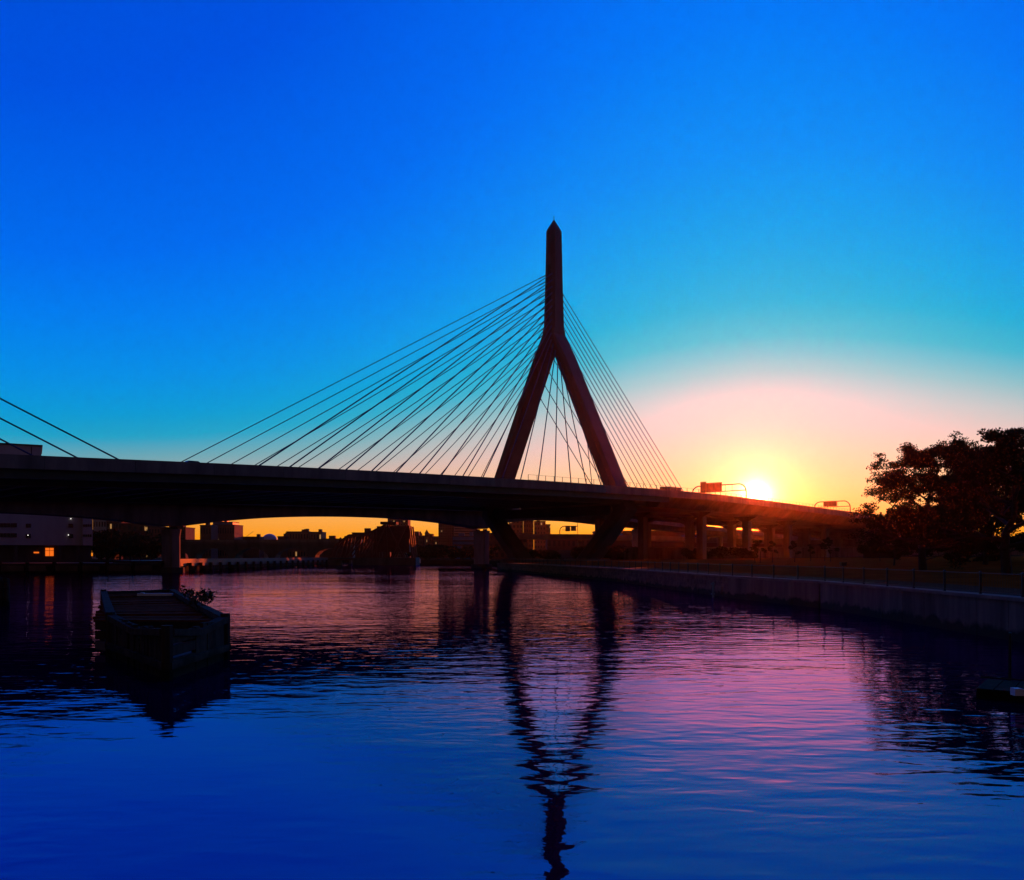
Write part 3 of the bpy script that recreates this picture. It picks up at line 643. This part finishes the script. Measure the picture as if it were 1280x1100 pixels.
tree(on_lawn(1154,717,2.35), 12.0, 6.0, 'tall broad tree with layered drooping branches overhanging the railing', 11, 56000, .42, .2, forks=14, leafsize=.12)
tree(on_lawn(1259,722,2.35), 9.9, 6.6, 'tall open-crowned tree with a straight dark trunk at the lawn edge', 12, 56000, .45, .24, forks=12, leafsize=.12)
tree((57,106,2.6), 11.6, 6.4, 'dense dark tree standing behind and between the two tall trees', 13, 60000, .35, .12, forks=15, leafsize=.14)
tree((73,110,2.9), 12.0, 6.8, 'dark tree half hidden behind the open-crowned tree', 23, 56000, .35, .12, forks=14, leafsize=.14)
tree(on_lawn(1117,711,2.5), 6.5, 2.8, 'small bushy tree with thin paired stems beside the tall broad tree', 14, 9000, .12, .26, forks=8, leafsize=.15)
tree(on_lawn(1200,711,2.6), 8.0, 3.6, 'medium tree with a slender trunk under the tall crowns', 15, 12000, .16, .24, forks=9, leafsize=.16)
SAP = ['tallest leafy sapling on the lawn beside the litter bin', 'thin sapling with a small round crown in front of the pale retaining wall', 'slim sapling standing alone on the lawn below the low sun', 'sapling with the wider crown of a close pair on the lawn',
    'narrow sapling with the smaller crown of a close pair on the lawn', 'short sapling with the smallest crown on the lawn', 'leafy sapling next to the tallest one near the litter bin']
tree((66,128,2.8), 11.0, 6.5, 'dark low-branched tree filling the gap behind the slender trunk', 31, 50000, .3, .08, forks=15, leafsize=.15)
tree((63,134,2.8), 8.0, 5.0, 'low rounded tree half hidden behind the tall broad tree', 32, 40000, .25, .07, forks=14, leafsize=.14)
for k, (px_, y, h, rx) in enumerate(((1038,706.5,4.4,1.6), (993,706,3.9,.9), (965,706,3.9,1.0), (950,706.5,4.0,1.1), (944,706,4.0,.9), (1013,705,3.6,.8), (1030,705.5,4.2,1.3))):
    tree(on_lawn(px_,y,2.5), h, rx, SAP[k], 40+k, 1300, .07, .52, leafsize=.12, group='saplings planted on the lawn', name='sapling', forks=4)
# litter bin, hedge, bollard lights
p = on_lawn(1054, 712, 2.35); e = empty('litter_bin', p, 0, 'dark square litter bin on the promenade behind the railing', 'bin')
MB().prism([(-.28,-.28,0), (.28,-.28,0), (.28,.28,0), (-.28,.28,0)], [(-.34,-.34,.85), (.34,-.34,.85), (.34,.34,.85), (-.34,.34,.85)]).build('body', iron, e)
MB().box(-.37,.37,-.37,.37,.855,.95).build('lid', iron, e)
def hedge(loc, L, h, label, seed, ang_=0, d=1.4):
    e = empty('hedge', loc, ang_, label, 'hedge'); r = np.random.default_rng(seed)
    MB().box(-L/2*.9,L/2*.9,-d*.3,d*.3,-.5,h*.6).build('stems', bark, e)
    leaves('foliage', [(Vector((x, r.uniform(-.3,.3)*d, h*r.uniform(.3,.72))), h*.45) for x in np.arange(-L/2, L/2, h*.3)], int(900*L/3*min(h,2)), .16+.03*h, leaf, e, r, flat=.9); return e
hedge((86,205,4.0), 9, 2.6, 'rounded dark hedge in front of the pale retaining wall', 61)
hedge((26,268,2.2), 14, 4.5, 'dark shrub thicket beside the near pylon footing', 62, .4, 3)
hedge((62,262,3.0), 22, 3.0, 'low dark shrub strip below the viaduct columns', 63, .2, 2)
for k, (px_, y) in enumerate(((855,706), (780,704.5), (1100,709))):
    p = on_lawn(px_, y, 2.2); e = empty('lamp_post', p, 0, 'slim dark lamp post on the promenade '+('above the granite wall', 'beside the near pylon leg', 'beside the small bushy tree')[k], 'lamp post', 'lamp posts on the promenade')
    MB().tube([(0,0,0), (0,0,4.3)], [.07,.045], 8).build('pole', iron, e); MB().tube([(0,0,4.28), (0,0,4.45), (0,0,4.6)], [.12,.2,.05], 8).build('lamp_head', iron, e); MB().tube([(0,0,0), (0,0,.5)], .11, 8).build('base', iron, e)
# parked bicycles / benches by the railing
for k, px_ in enumerate((845, 1148)):
    p = on_lawn(px_, 713 if k else 708, 2.14); e = empty('bench', p, .2, 'low dark park bench facing the river '+('beneath the tall broad tree' if k else 'near the granite wall'), 'bench')
    for j in range(4): MB().box(-.9,.9,-.25+j*.13,-.15+j*.13,.42,.46).build('slat', timber_top, e)
    for j in range(3): MB().box(-.9,.9,.27,.31,.55+j*.13,.65+j*.13).build('slat', timber_top, e)
    for x in (-.7,.7): MB().box(x-.04,x+.04,-.22,.26,0,.415).build('leg', iron, e)

# ================================================================== far left: quay, warehouse, trestle, arches
def windows(parent, pts, w, h, m, d=.12, frame=None, face='y'):
    me = None
    for p in pts:
        if me is None:
            o = MB().box(-w/2,w/2,-d,0,-h/2,h/2).build('window', m, parent, loc=p); me = o.data
        else: link('window', me, None, parent, p)
def building(name, x0, x1, ytop, ybase_z, Yd, m, label, depth=14, rows=0, cols_=0, wm_=glassd, cat='building', roof=True, group=None, cz=0, wfrac=(.5,.5)):
    a = PX(x0, ytop, Yd); b_ = PX(x1, ytop, Yd); w = b_.x-a.x; h = a.z-ybase_z
    e = empty(name, ((a.x+b_.x)/2, Yd, ybase_z), 0, label, cat, group)
    MB().box(-w/2,w/2,0,depth,0,h).build('wall', m, e)
    if roof: MB().box(-w/2-.2,w/2+.2,-.2,depth+.2,h+.002,h+.5).build('roof', dark_conc, e)
    if roof and w > 5:
        for j in range(random.randint(1, 3)):
            bw = w*random.uniform(.08,.25); bx_ = random.uniform(-w/2+bw, w/2-bw); MB().box(bx_-bw/2,bx_+bw/2,depth*.3,depth*.6,h+.5,h+.5+random.uniform(1.2,3.0)).build('roof_plant', m, e)
        if random.random() < .5: MB().tube([(w*random.uniform(-.3,.3),depth*.4,h+.5), (w*.1,depth*.4,h+random.uniform(3.5,6))], .12, 5).build('mast', steel, e)
    if rows:
        zs = [cz+(h-cz)*(k+.5)/rows for k in range(rows)]; xs_ = [-w/2+w*(k+.5)/cols_ for k in range(cols_)]
        pts_ = [(x, -.03, z) for z in zs for x in xs_]; lit = [p for p in pts_ if random.random() < .05]
        windows(e, [p for p in pts_ if p not in lit], w/cols_*wfrac[0], (h-cz)/rows*wfrac[1], wm_)
        if lit and Yd > 300: windows(e, lit, w/cols_*wfrac[0], (h-cz)/rows*wfrac[1], lampw2)
    return e, w, h
# white waterside building, its front turned towards the river
TH = .50; P0 = Vector((PX(103,0,232).x, 232)); cT, sT = math.cos(TH), math.sin(TH)
wb = empty('waterside_warehouse', (P0.x,P0.y,2.2), TH, 'pale waterside building with window rows above a dark open ground floor', 'building')
def fx(px_): k = (px_-640)/K; return (k*P0.y-P0.x)/(cT-k*sT)
def fz(px_, py): Yd = P0.y+fx(px_)*sT; return HC+(YH-py)*Yd/K-2.2
def wp(px_, py): return (fx(px_), -.04, fz(px_, py))
L0, L2 = fx(-130), fx(115.5); zb = fz(60,681.5)
MB().box(L0,0,0,30,zb,20).build('wall', whitew, wb); MB().box(.01,L2,-1.2,30,zb,20.5).build('end_bay', whitew, wb)
MB().box(L0,L2-.2,1.5,29,0,zb-.01).build('ground_floor', dark_conc, wb)
MB().box(L0,-.1,-.3,30.3,20.01,20.6).build('roof', dark_conc, wb)
zt1 = 4.2+(694-560)*236/K-2.2; xr = fx(52)
tb = MB().box(L0,xr,6,26,20.61,zt1).build('roof_block', whitew, wb); MB().box(L0,xr+.3,5.7,26.3,zt1+.01,zt1+.4).build('cornice', dark_conc, tb)
MB().box(xr-2.4,xr-2.2,5.8,5.98,20.61,zt1-.2).build('downpipe', steel, tb)
windows(wb, [wp(x,y) for y in (656.5,669) for x in (2,6.5,11,15.5,19)], .75, 1.0, glassd)
windows(wb, [wp(x,y) for y in (657,670) for x in (35.5,88.5)], 1.1, 1.0, glassd)
windows(wb, [(Vector(wp(x,y))+Vector((0,-1.2,0))) for y in (657,669.5) for x in (104.6,107.4,110.2,113)], .45, .6, glassd)
o = MB().box(-1.0,1.0,-.1,0,0,2.1).build('lit_doorway', lampo, wb, loc=Vector(wp(62,695))+Vector((0,1.5,0))); o['label'] = 'glowing orange glazed doorway'
for x in (-1.05,-.05,.95): MB().box(x,x+.09,-.16,-.101,0,2.15).build('mullion', steel, o)
MB().box(-1.05,1.04,-.22,-.162,1.35,1.45).build('transom', steel, o)
MB().box(-.6,.6,-.1,0,0,.35).build('lit_lamp', lampo, wb, loc=Vector(wp(45.5,691.5))+Vector((0,1.5,0)))
for px_ in (20, 75, 98):
    v_ = wp(px_,690); MB().box(v_[0]-.35,v_[0]+.35,-.3,.4,0,zb-.01).build('column', dark_conc, wb)
for px_, py in ((35,669),(85.5,668.7),(88.5,648.5)): MB().box(-.1,.1,-.12,0,-.08,.08).build('wall_lamp', lampw, wb, loc=Vector(wp(px_,py))+Vector((0,-.13,0)))
# quay in front of it
qy = empty('quay', (-120,206,0), 0, 'low concrete quay on dark piles below the pale waterside building', 'quay')
qa, qb = Vector((-135,199)), Vector((-84,209))
d = (qb-qa); n = 9
for k in range(n):
    a = qa+d*k/n; b_ = qa+d*(k+1)/n; dd = d.normalized(); nn = Vector((-dd.y,dd.x)); a2 = a+dd*.5; b2 = b_-dd*(.5 if k % 2 else 1.6)
    q_ = [a2, b2, b2+nn*1.2, a2+nn*1.2]; MB().prism([(p.x+120,p.y-206,.5) for p in q_], [(p.x+120,p.y-206,1.75) for p in q_]).build('beam', concrete, qy)
    MB().tube([(a.x+120,a.y-206+.5,-1), (a.x+120,a.y-206+.5,2.6)], .45, 8).build('pile', timber, qy)
q_ = [qa, qb, qb+Vector((-1,18)), qa+Vector((-1,18))]; MB().prism([(p.x+120,p.y-206+.3,1.77) for p in q_], [(p.x+120,p.y-206+.3,2.35) for p in q_]).build('deck', dark_conc, qy)
q_ = [qa, qb, qb+Vector((0,1.0)), qa+Vector((0,1.0))]; MB().prism([(p.x+120,p.y-206+1.3,-.5) for p in q_], [(p.x+120,p.y-206+1.3,1.76) for p in q_]).build('back_wall', dark_conc, qy)
# railway trestle running back to the lifting bridge
ta, tb_ = Vector((-82,211)), Vector((-76,362)); d = tb_-ta; dd = d.normalized(); nn = Vector((-dd.y,dd.x)); n = 22
tr = empty('railway_trestle', (ta.x,ta.y,0), 0, 'long low timber railway trestle on piles crossing behind the river piers', 'trestle')
LT = lambda p: (p.x-ta.x, p.y-ta.y)
def trp(q_, z0, z1, name, m): MB().prism([LT(p)+(z0,) for p in q_], [LT(p)+(z1,) for p in q_]).build(name, m, tr)
trp([ta, tb_, tb_+nn*14, ta+nn*14], 2.1, 2.9, 'deck', steel)
trp([ta-nn*.3, tb_-nn*.3, tb_, ta], 1.5, 3.3, 'edge_beam', steel)
for k in range(n):
    a = ta+d*(k+.5)/n; MB().tube([LT(a-nn*.7)+(-1,), LT(a-nn*.7)+(2.3,)], .4, 8).build('pile', timber, tr)
    trp([a-dd*2.9-nn*.05, a+dd*2.9-nn*.05, a+dd*2.9+nn*.1, a-dd*2.9+nn*.1], .15, 1.45, 'fender_board', timber)
for k in (1, 2, 5): 
    a = ta+d*(k+.2)/n; MB().tube([LT(a-nn*2.2)+(-1,), LT(a-nn*2.2)+(1.5,)], .55, 8).build('dolphin_pile', timber, tr)
# arched viaduct
av = empty('arched_viaduct', (-110,420,0), 0, 'old concrete arched viaduct in the distance left of the lifting bridge', 'viaduct')
xa = PX(150,0,420).x; pitch = 50/K*420; zt_ = PX(0,674.5,420).z; zc = PX(0,685,420).z; zs = PX(0,694,420).z-2
mb = MB()
for k in range(6):
    x0 = xa+k*pitch-4; x1 = x0+pitch
    prof_ = [(x0, -.5), (x0+1.2, -.5), (x0+1.2, zs)]
    for j in range(9):
        a_ = math.pi-j*math.pi/8; prof_.append(((x0+x1)/2+(pitch/2-1.3)*math.cos(a_), zs+(zc-zs)*math.sin(a_)+.01))
    prof_ += [(x1-1.2, zs), (x1-1.2, -.5), (x1, -.5), (x1, zt_-2.2), (x0, zt_-2.2)]
    me_ = MB(); n_ = len(prof_); me_.v = [(x+110, 0, z) for x, z in prof_]+[(x+110, 9, z) for x, z in prof_]
    me_.f = [tuple(range(n_)), tuple(range(2*n_-1, n_-1, -1))]+[(i, (i+1) % n_, n_+(i+1) % n_, n_+i) for i in range(n_)]
    me_.build('arch', dark_conc, av)
MB().box(xa-40+110, xa+6*pitch+110, -.6, 9.6, zt_-2.19, zt_-1.3).build('cornice', dark_conc, av); MB().box(xa-40+110, xa+6*pitch+110, -.3, 9.3, zt_-1.29, zt_).build('parapet', concrete, av)
# lifting railway bridge: trusses, overhead counterweight
lb = empty('bascule_bridge', (-60,366,1.5), 0, 'dark red steel railway lifting bridge with slanting trusses and overhead counterweight', 'bridge')
Yb = 366
def lp(px_, py, y=0): v = PX(px_, py, Yb); return Vector((v.x+60, y, v.z-1.5))
def truss(y, name):
    top = [(419,682), (436,669), (452,669), (466,664), (482,656)]; bot = [(412,698), (430,699), (447,698), (464,698), (484,698)]
    for a, b_ in zip(top[:-1], top[1:]): MB().bar(lp(*a,y), lp(*b_,y), .8).build('top_chord', rust, lb)
    for a, b_ in zip(bot[:-1], bot[1:]): MB().bar(lp(*a,y), lp(*b_,y), .9).build('bottom_chord', rust, lb)
    for k in range(len(top)):
        MB().bar(lp(*top[k],y), lp(*bot[k],y), .55).build('web_member', rust, lb)
        if k: MB().bar(lp(*top[k],y), lp(*bot[k-1],y), .5).build('web_member', rust, lb)
    for a, b_ in (((418,696),(426,672)), ((424,697),(432,670)), ((484,656),(505,699)), ((508,656),(488,699)), ((470,662),(470,699)), ((511,657),(516,699))): MB().bar(lp(*a,y), lp(*b_,y), .7).build('tower_strut', rust, lb)
for y in (0, 7, 15): truss(y, 't')
a, b_ = lp(470,657.5,3), lp(511,690,3); 
MB().box(a.x,b_.x,2,12,b_.z,a.z).build('counterweight', rust, lb)
c1, c2 = lp(474,655,3), lp(494,657,3); MB().box(c1.x,c2.x,3,11,c2.z+.7,c1.z+1.1).build('machinery_house', brick2, lb)
MB().box(lp(408,0).x,lp(440,0).x,-.5,16,lp(0,699).z,lp(0,697).z).build('deck', steel, lb); MB().box(lp(440.5,0).x,lp(520,0).x,-.5,16,-2.5,lp(0,697).z).build('pier', dark_conc, lb)
MB().box(lp(404,0).x,lp(421,0).x,-.4,12,-2.5,lp(0,700).z).build('pier', dark_conc, lb)
MB().box(-.3,.3,-.2,0,-.9,.9).build('marker_board', paintw, lb, loc=lp(527.5,701,-8)); 

# skyline ------------------------------------------------------------------
building('office_block', 265, 293, 656.5, 1.9, 620, brick, 'brick waterfront block with pale blue roof storey behind the arches', 20, 3, 9)
e, w, h = building('roof_storey_block', 266, 291, 653, PX(0,656,618).z, 621, bluew, 'pale blue glazed roof storey on the brick block', 14)
building('brick_house', 250, 264, 657, 1.9, 600, brick2, 'narrow dark brick building beside the blue-roofed block', 14, 3, 4)
building('waterfront_house', 300, 324, 671.5, 1.9, 640, brick2, 'low dark waterfront building between blue-roofed block and dome', 12)
e = empty('planetarium', PX(337,676,660), 0, 'small pale silver domed planetarium on the far waterfront', 'building'); e.location.z = 1.9
R_ = 20/K*660/2; mb = MB(); zz0 = PX(0,677,660).z-1.9
mb.tube([(0,0,0), (0,0,zz0)], R_*1.02, 20); mb.build('drum', whitew, e)
mb = MB(); rings = [[(R_*math.cos(a)*math.cos(t_), R_*math.sin(a)*math.cos(t_), zz0+.01+R_*.98*math.sin(t_)) for a in np.linspace(0,2*math.pi,20,endpoint=False)] for t_ in np.linspace(0,1.5,8)]
mb.sweep(rings).build('dome', domem, e, smooth=True)
building('museum_hall', 347, 358, 671, 1.9, 650, brick2, 'low dark hall right beside the dome', 12)
building('museum_block', 358, 386, 665, 1.9, 655, brick, 'long flat-roofed waterfront block to the right of the dome', 16, 3, 8)
building('museum_wing', 388, 402, 665.5, 1.9, 655, brick, 'small flat-roofed wing next to the long waterfront block', 16, 3, 4)
building('signal_depot', 440, 486, 666.5, 1.9, 540, brick2, 'dark brick depot right behind the lifting bridge trusses', 12)
building('low_shed', 402, 439, 674, 1.9, 600, brick2, 'long low dark shed behind the lifting bridge trusses', 12)
building('apartment_tower', 484.5, 510, 639, 1.9, 800, brick, 'tall apartment tower rising behind the lifting bridge counterweight', 20, 16, 8, wfrac=(.45,.5))
building('apartment_tower', 548, 567, 640, 1.9, 760, brick, 'tall slab apartment tower left of the striped office block', 20, 18, 7, wfrac=(.45,.5))
e, w, h = building('striped_office', 567.5, 596, 645, 1.9, 750, mat('pink_concrete', (.42,.26,.22), .8, .1, .1), 'pale office block with dark horizontal window bands near the river pier', 20)
for k in range(8): MB().box(-w/2+.3,w/2-.3,-.14,-.02,h*(.5+.06*k),h*(.5+.06*k)+1.1).build('window_band', glassd, e)
e, w, h = building('blue_terrace', 566, 596, 671, 1.9, 560, bluew, 'blue clad low block with dark window bands beneath the striped office', 12)
for k in range(3): MB().box(-w/2+.2,w/2-.2,-.14,-.02,h*(.4+.19*k),h*(.4+.19*k)+.9).build('window_band', glassd, e)
for x0, x1, yt, m in ((515,522,675,brick2), (516,523,665,brick), (524,530,670,brick2), (531,536,667,brick), (537,541,668,brick2), (542,548,671,brick)):
    building('town_house', x0, x1, yt, 1.9, 720+x0*.1, m, f'{"red" if m is brick else "dark"} brick block {"with the highest roof" if yt == 665 else "beside the pointed cupola" if yt == 667 else "low beside the lifting bridge" if yt == 675 else "next to the slab tower" if yt == 671 else "just right of the highest roof" if yt == 670 else "right of the pointed cupola"} between the two apartment towers', 12, 5, 3, group='rooftops between the apartment towers')
for px_, py in ((533.5,662), (525.5,664)): 
    p = PX(px_, py, 790); e = empty('cupola', (p.x,p.y,1.9), 0, 'pointed cupola tower '+('beside' if px_ > 530 else 'taller and left of')+' the red brick block over the distant rooftops', 'tower', 'cupolas over the rooftops')
    MB().box(-1.4,1.4,-1.4,1.4,0,p.z-5).build('shaft', brick2, e); MB().prism([(-1.8,-1.8,p.z-4.99), (1.8,-1.8,p.z-4.99), (1.8,1.8,p.z-4.99), (-1.8,1.8,p.z-4.99)], [(-.1,-.1,p.z-1.9), (.1,-.1,p.z-1.9), (.1,.1,p.z-1.9), (-.1,.1,p.z-1.9)]).build('spire', brick2, e)
for x0, x1, yt, m, lab in ((636,654,649,brick,'reddish block beside the far pylon leg'), (654.5,667,648,brick2,'dark slab tower between the pylon legs'), (668,682,652,brick,'brick block right of the dark slab between the pylon legs'), (682.5,688,656,brick2,'low stepped block at the edge of the open sky between the legs')):
    building('city_block', x0, x1, yt, 1.9, 700, m, lab, 14, 8, 4)
for x0, x1, yt, m, lab in ((116,133,649,whitew,'sunlit cream block behind the pale waterside building'), (133,152,652,brick,'brick block behind the pale waterside building'), (152,186,655,brick2,'dark brick block left of the river pier'), (182,200,659,brick,'red brick block right behind the river pier'), (200,232,660,brick2,'dark block behind the arched viaduct end')):
    building('city_block', x0, x1, yt, 2.0, 480, m, lab, 14, 4, 5)
# dark bank trees and thickets in the distance
def far_tree(px_, py_top, Yd, w, label, seed, zb_=1.8, group='trees on the far bank'):
    top = PX(px_, py_top, Yd); h = top.z-zb_; e = empty('bank_tree', (top.x,Yd,zb_), 0, label, 'tree', group); r = np.random.default_rng(seed)
    MB().tube([(0,0,0), (0,0,h*.6)], [.4,.2], 6).build('trunk', bark, e)
    bl = [(Vector((r.normal(0,w*.28), r.normal(0,w*.2), h*r.uniform(.25,.86))), w*r.uniform(.14,.24)) for _ in range(16)]
    leaves('crown', bl, 2200, .5, leaf, e, r, flat=.8)
for k, (px_, py, Yd, w) in enumerate(((526,684,430,11), (538,682,440,12), (551,681,435,12), (563,683,430,11), (576,684,425,11), (588,683,430,11), (600,683,420,10), (516,686,420,8))):
    far_tree(px_, py, Yd, w, 'dark rounded tree on the far bank '+('beside the lifting bridge', 'below the row of brick rooftops', 'below the slab apartment tower', 'left of the blue clad block', 'below the striped office block', 'in front of the blue clad block', 'behind the far river pier', 'at the end of the lifting bridge')[k], 80+k)
for k, (px_, py, Yd, w) in enumerate(((124,662,290,12), (136,660,300,13), (150,663,300,13), (163,661,310,13), (176,664,310,12), (190,672,300,9))):
    far_tree(px_, py, Yd, w, 'dark tree '+('next to the end bay of the pale waterside building', 'in front of the cream block by the waterside building', 'in front of the brick block by the waterside building', 'in the middle of the clump beside the river pier', 'left of the near river pier', 'right behind the near river pier')[k], 100+k, 2.0, 'trees beside the waterside building')
for k, (px_, py, Yd, w) in enumerate(((648,686,300,7), (668,688,300,7), (690,690,310,7), (770,684,300,8), (795,686,330,9), (910,684,290,6), (925,686,288,6))):
    far_tree(px_, py, Yd, w, 'dark low tree '+('beside the far pylon footing', 'between the two pylon footings', 'left of the near pylon footing', 'right of the near pylon footing', 'in front of the long roadside shed', 'behind the saplings under the viaduct', 'under the viaduct close to the low sun')[k], 120+k, 2.4, 'trees beneath the bridge decks')
# low shed under the viaducts
building('roadside_shed', 745, 1115, 664.5, 2.0, 468, brick2, 'long dark low shed standing behind the ramp columns', 20)

building('freight_shed', 684, 744, 672.5, 2.0, 470, brick2, 'low dark freight shed below the ramp between the pylon legs', 18, 2, 10)
building('river_depot', 596, 660, 667, 1.9, 505, brick2, 'dark flat-roofed depot behind the far pylon leg and river pier', 18, 3, 9)

# ================================================================== warm evening haze
hz = MB().box(-2600,2600,-400,2600,-2.5,100).build('haze'); tag(hz, kind='stuff')
hm_ = bpy.data.materials.new('evening_haze'); hm_.use_nodes = True; t = hm_.node_tree; t.nodes.clear()
pv = t.nodes.new('ShaderNodeVolumePrincipled'); pv.inputs['Color'].default_value = (1,.62,.52,1); pv.inputs['Density'].default_value = .00004; pv.inputs['Anisotropy'].default_value = .95
ou = t.nodes.new('ShaderNodeOutputMaterial'); t.links.new(pv.outputs[0], ou.inputs['Volume']); hz.data.materials.append(hm_)
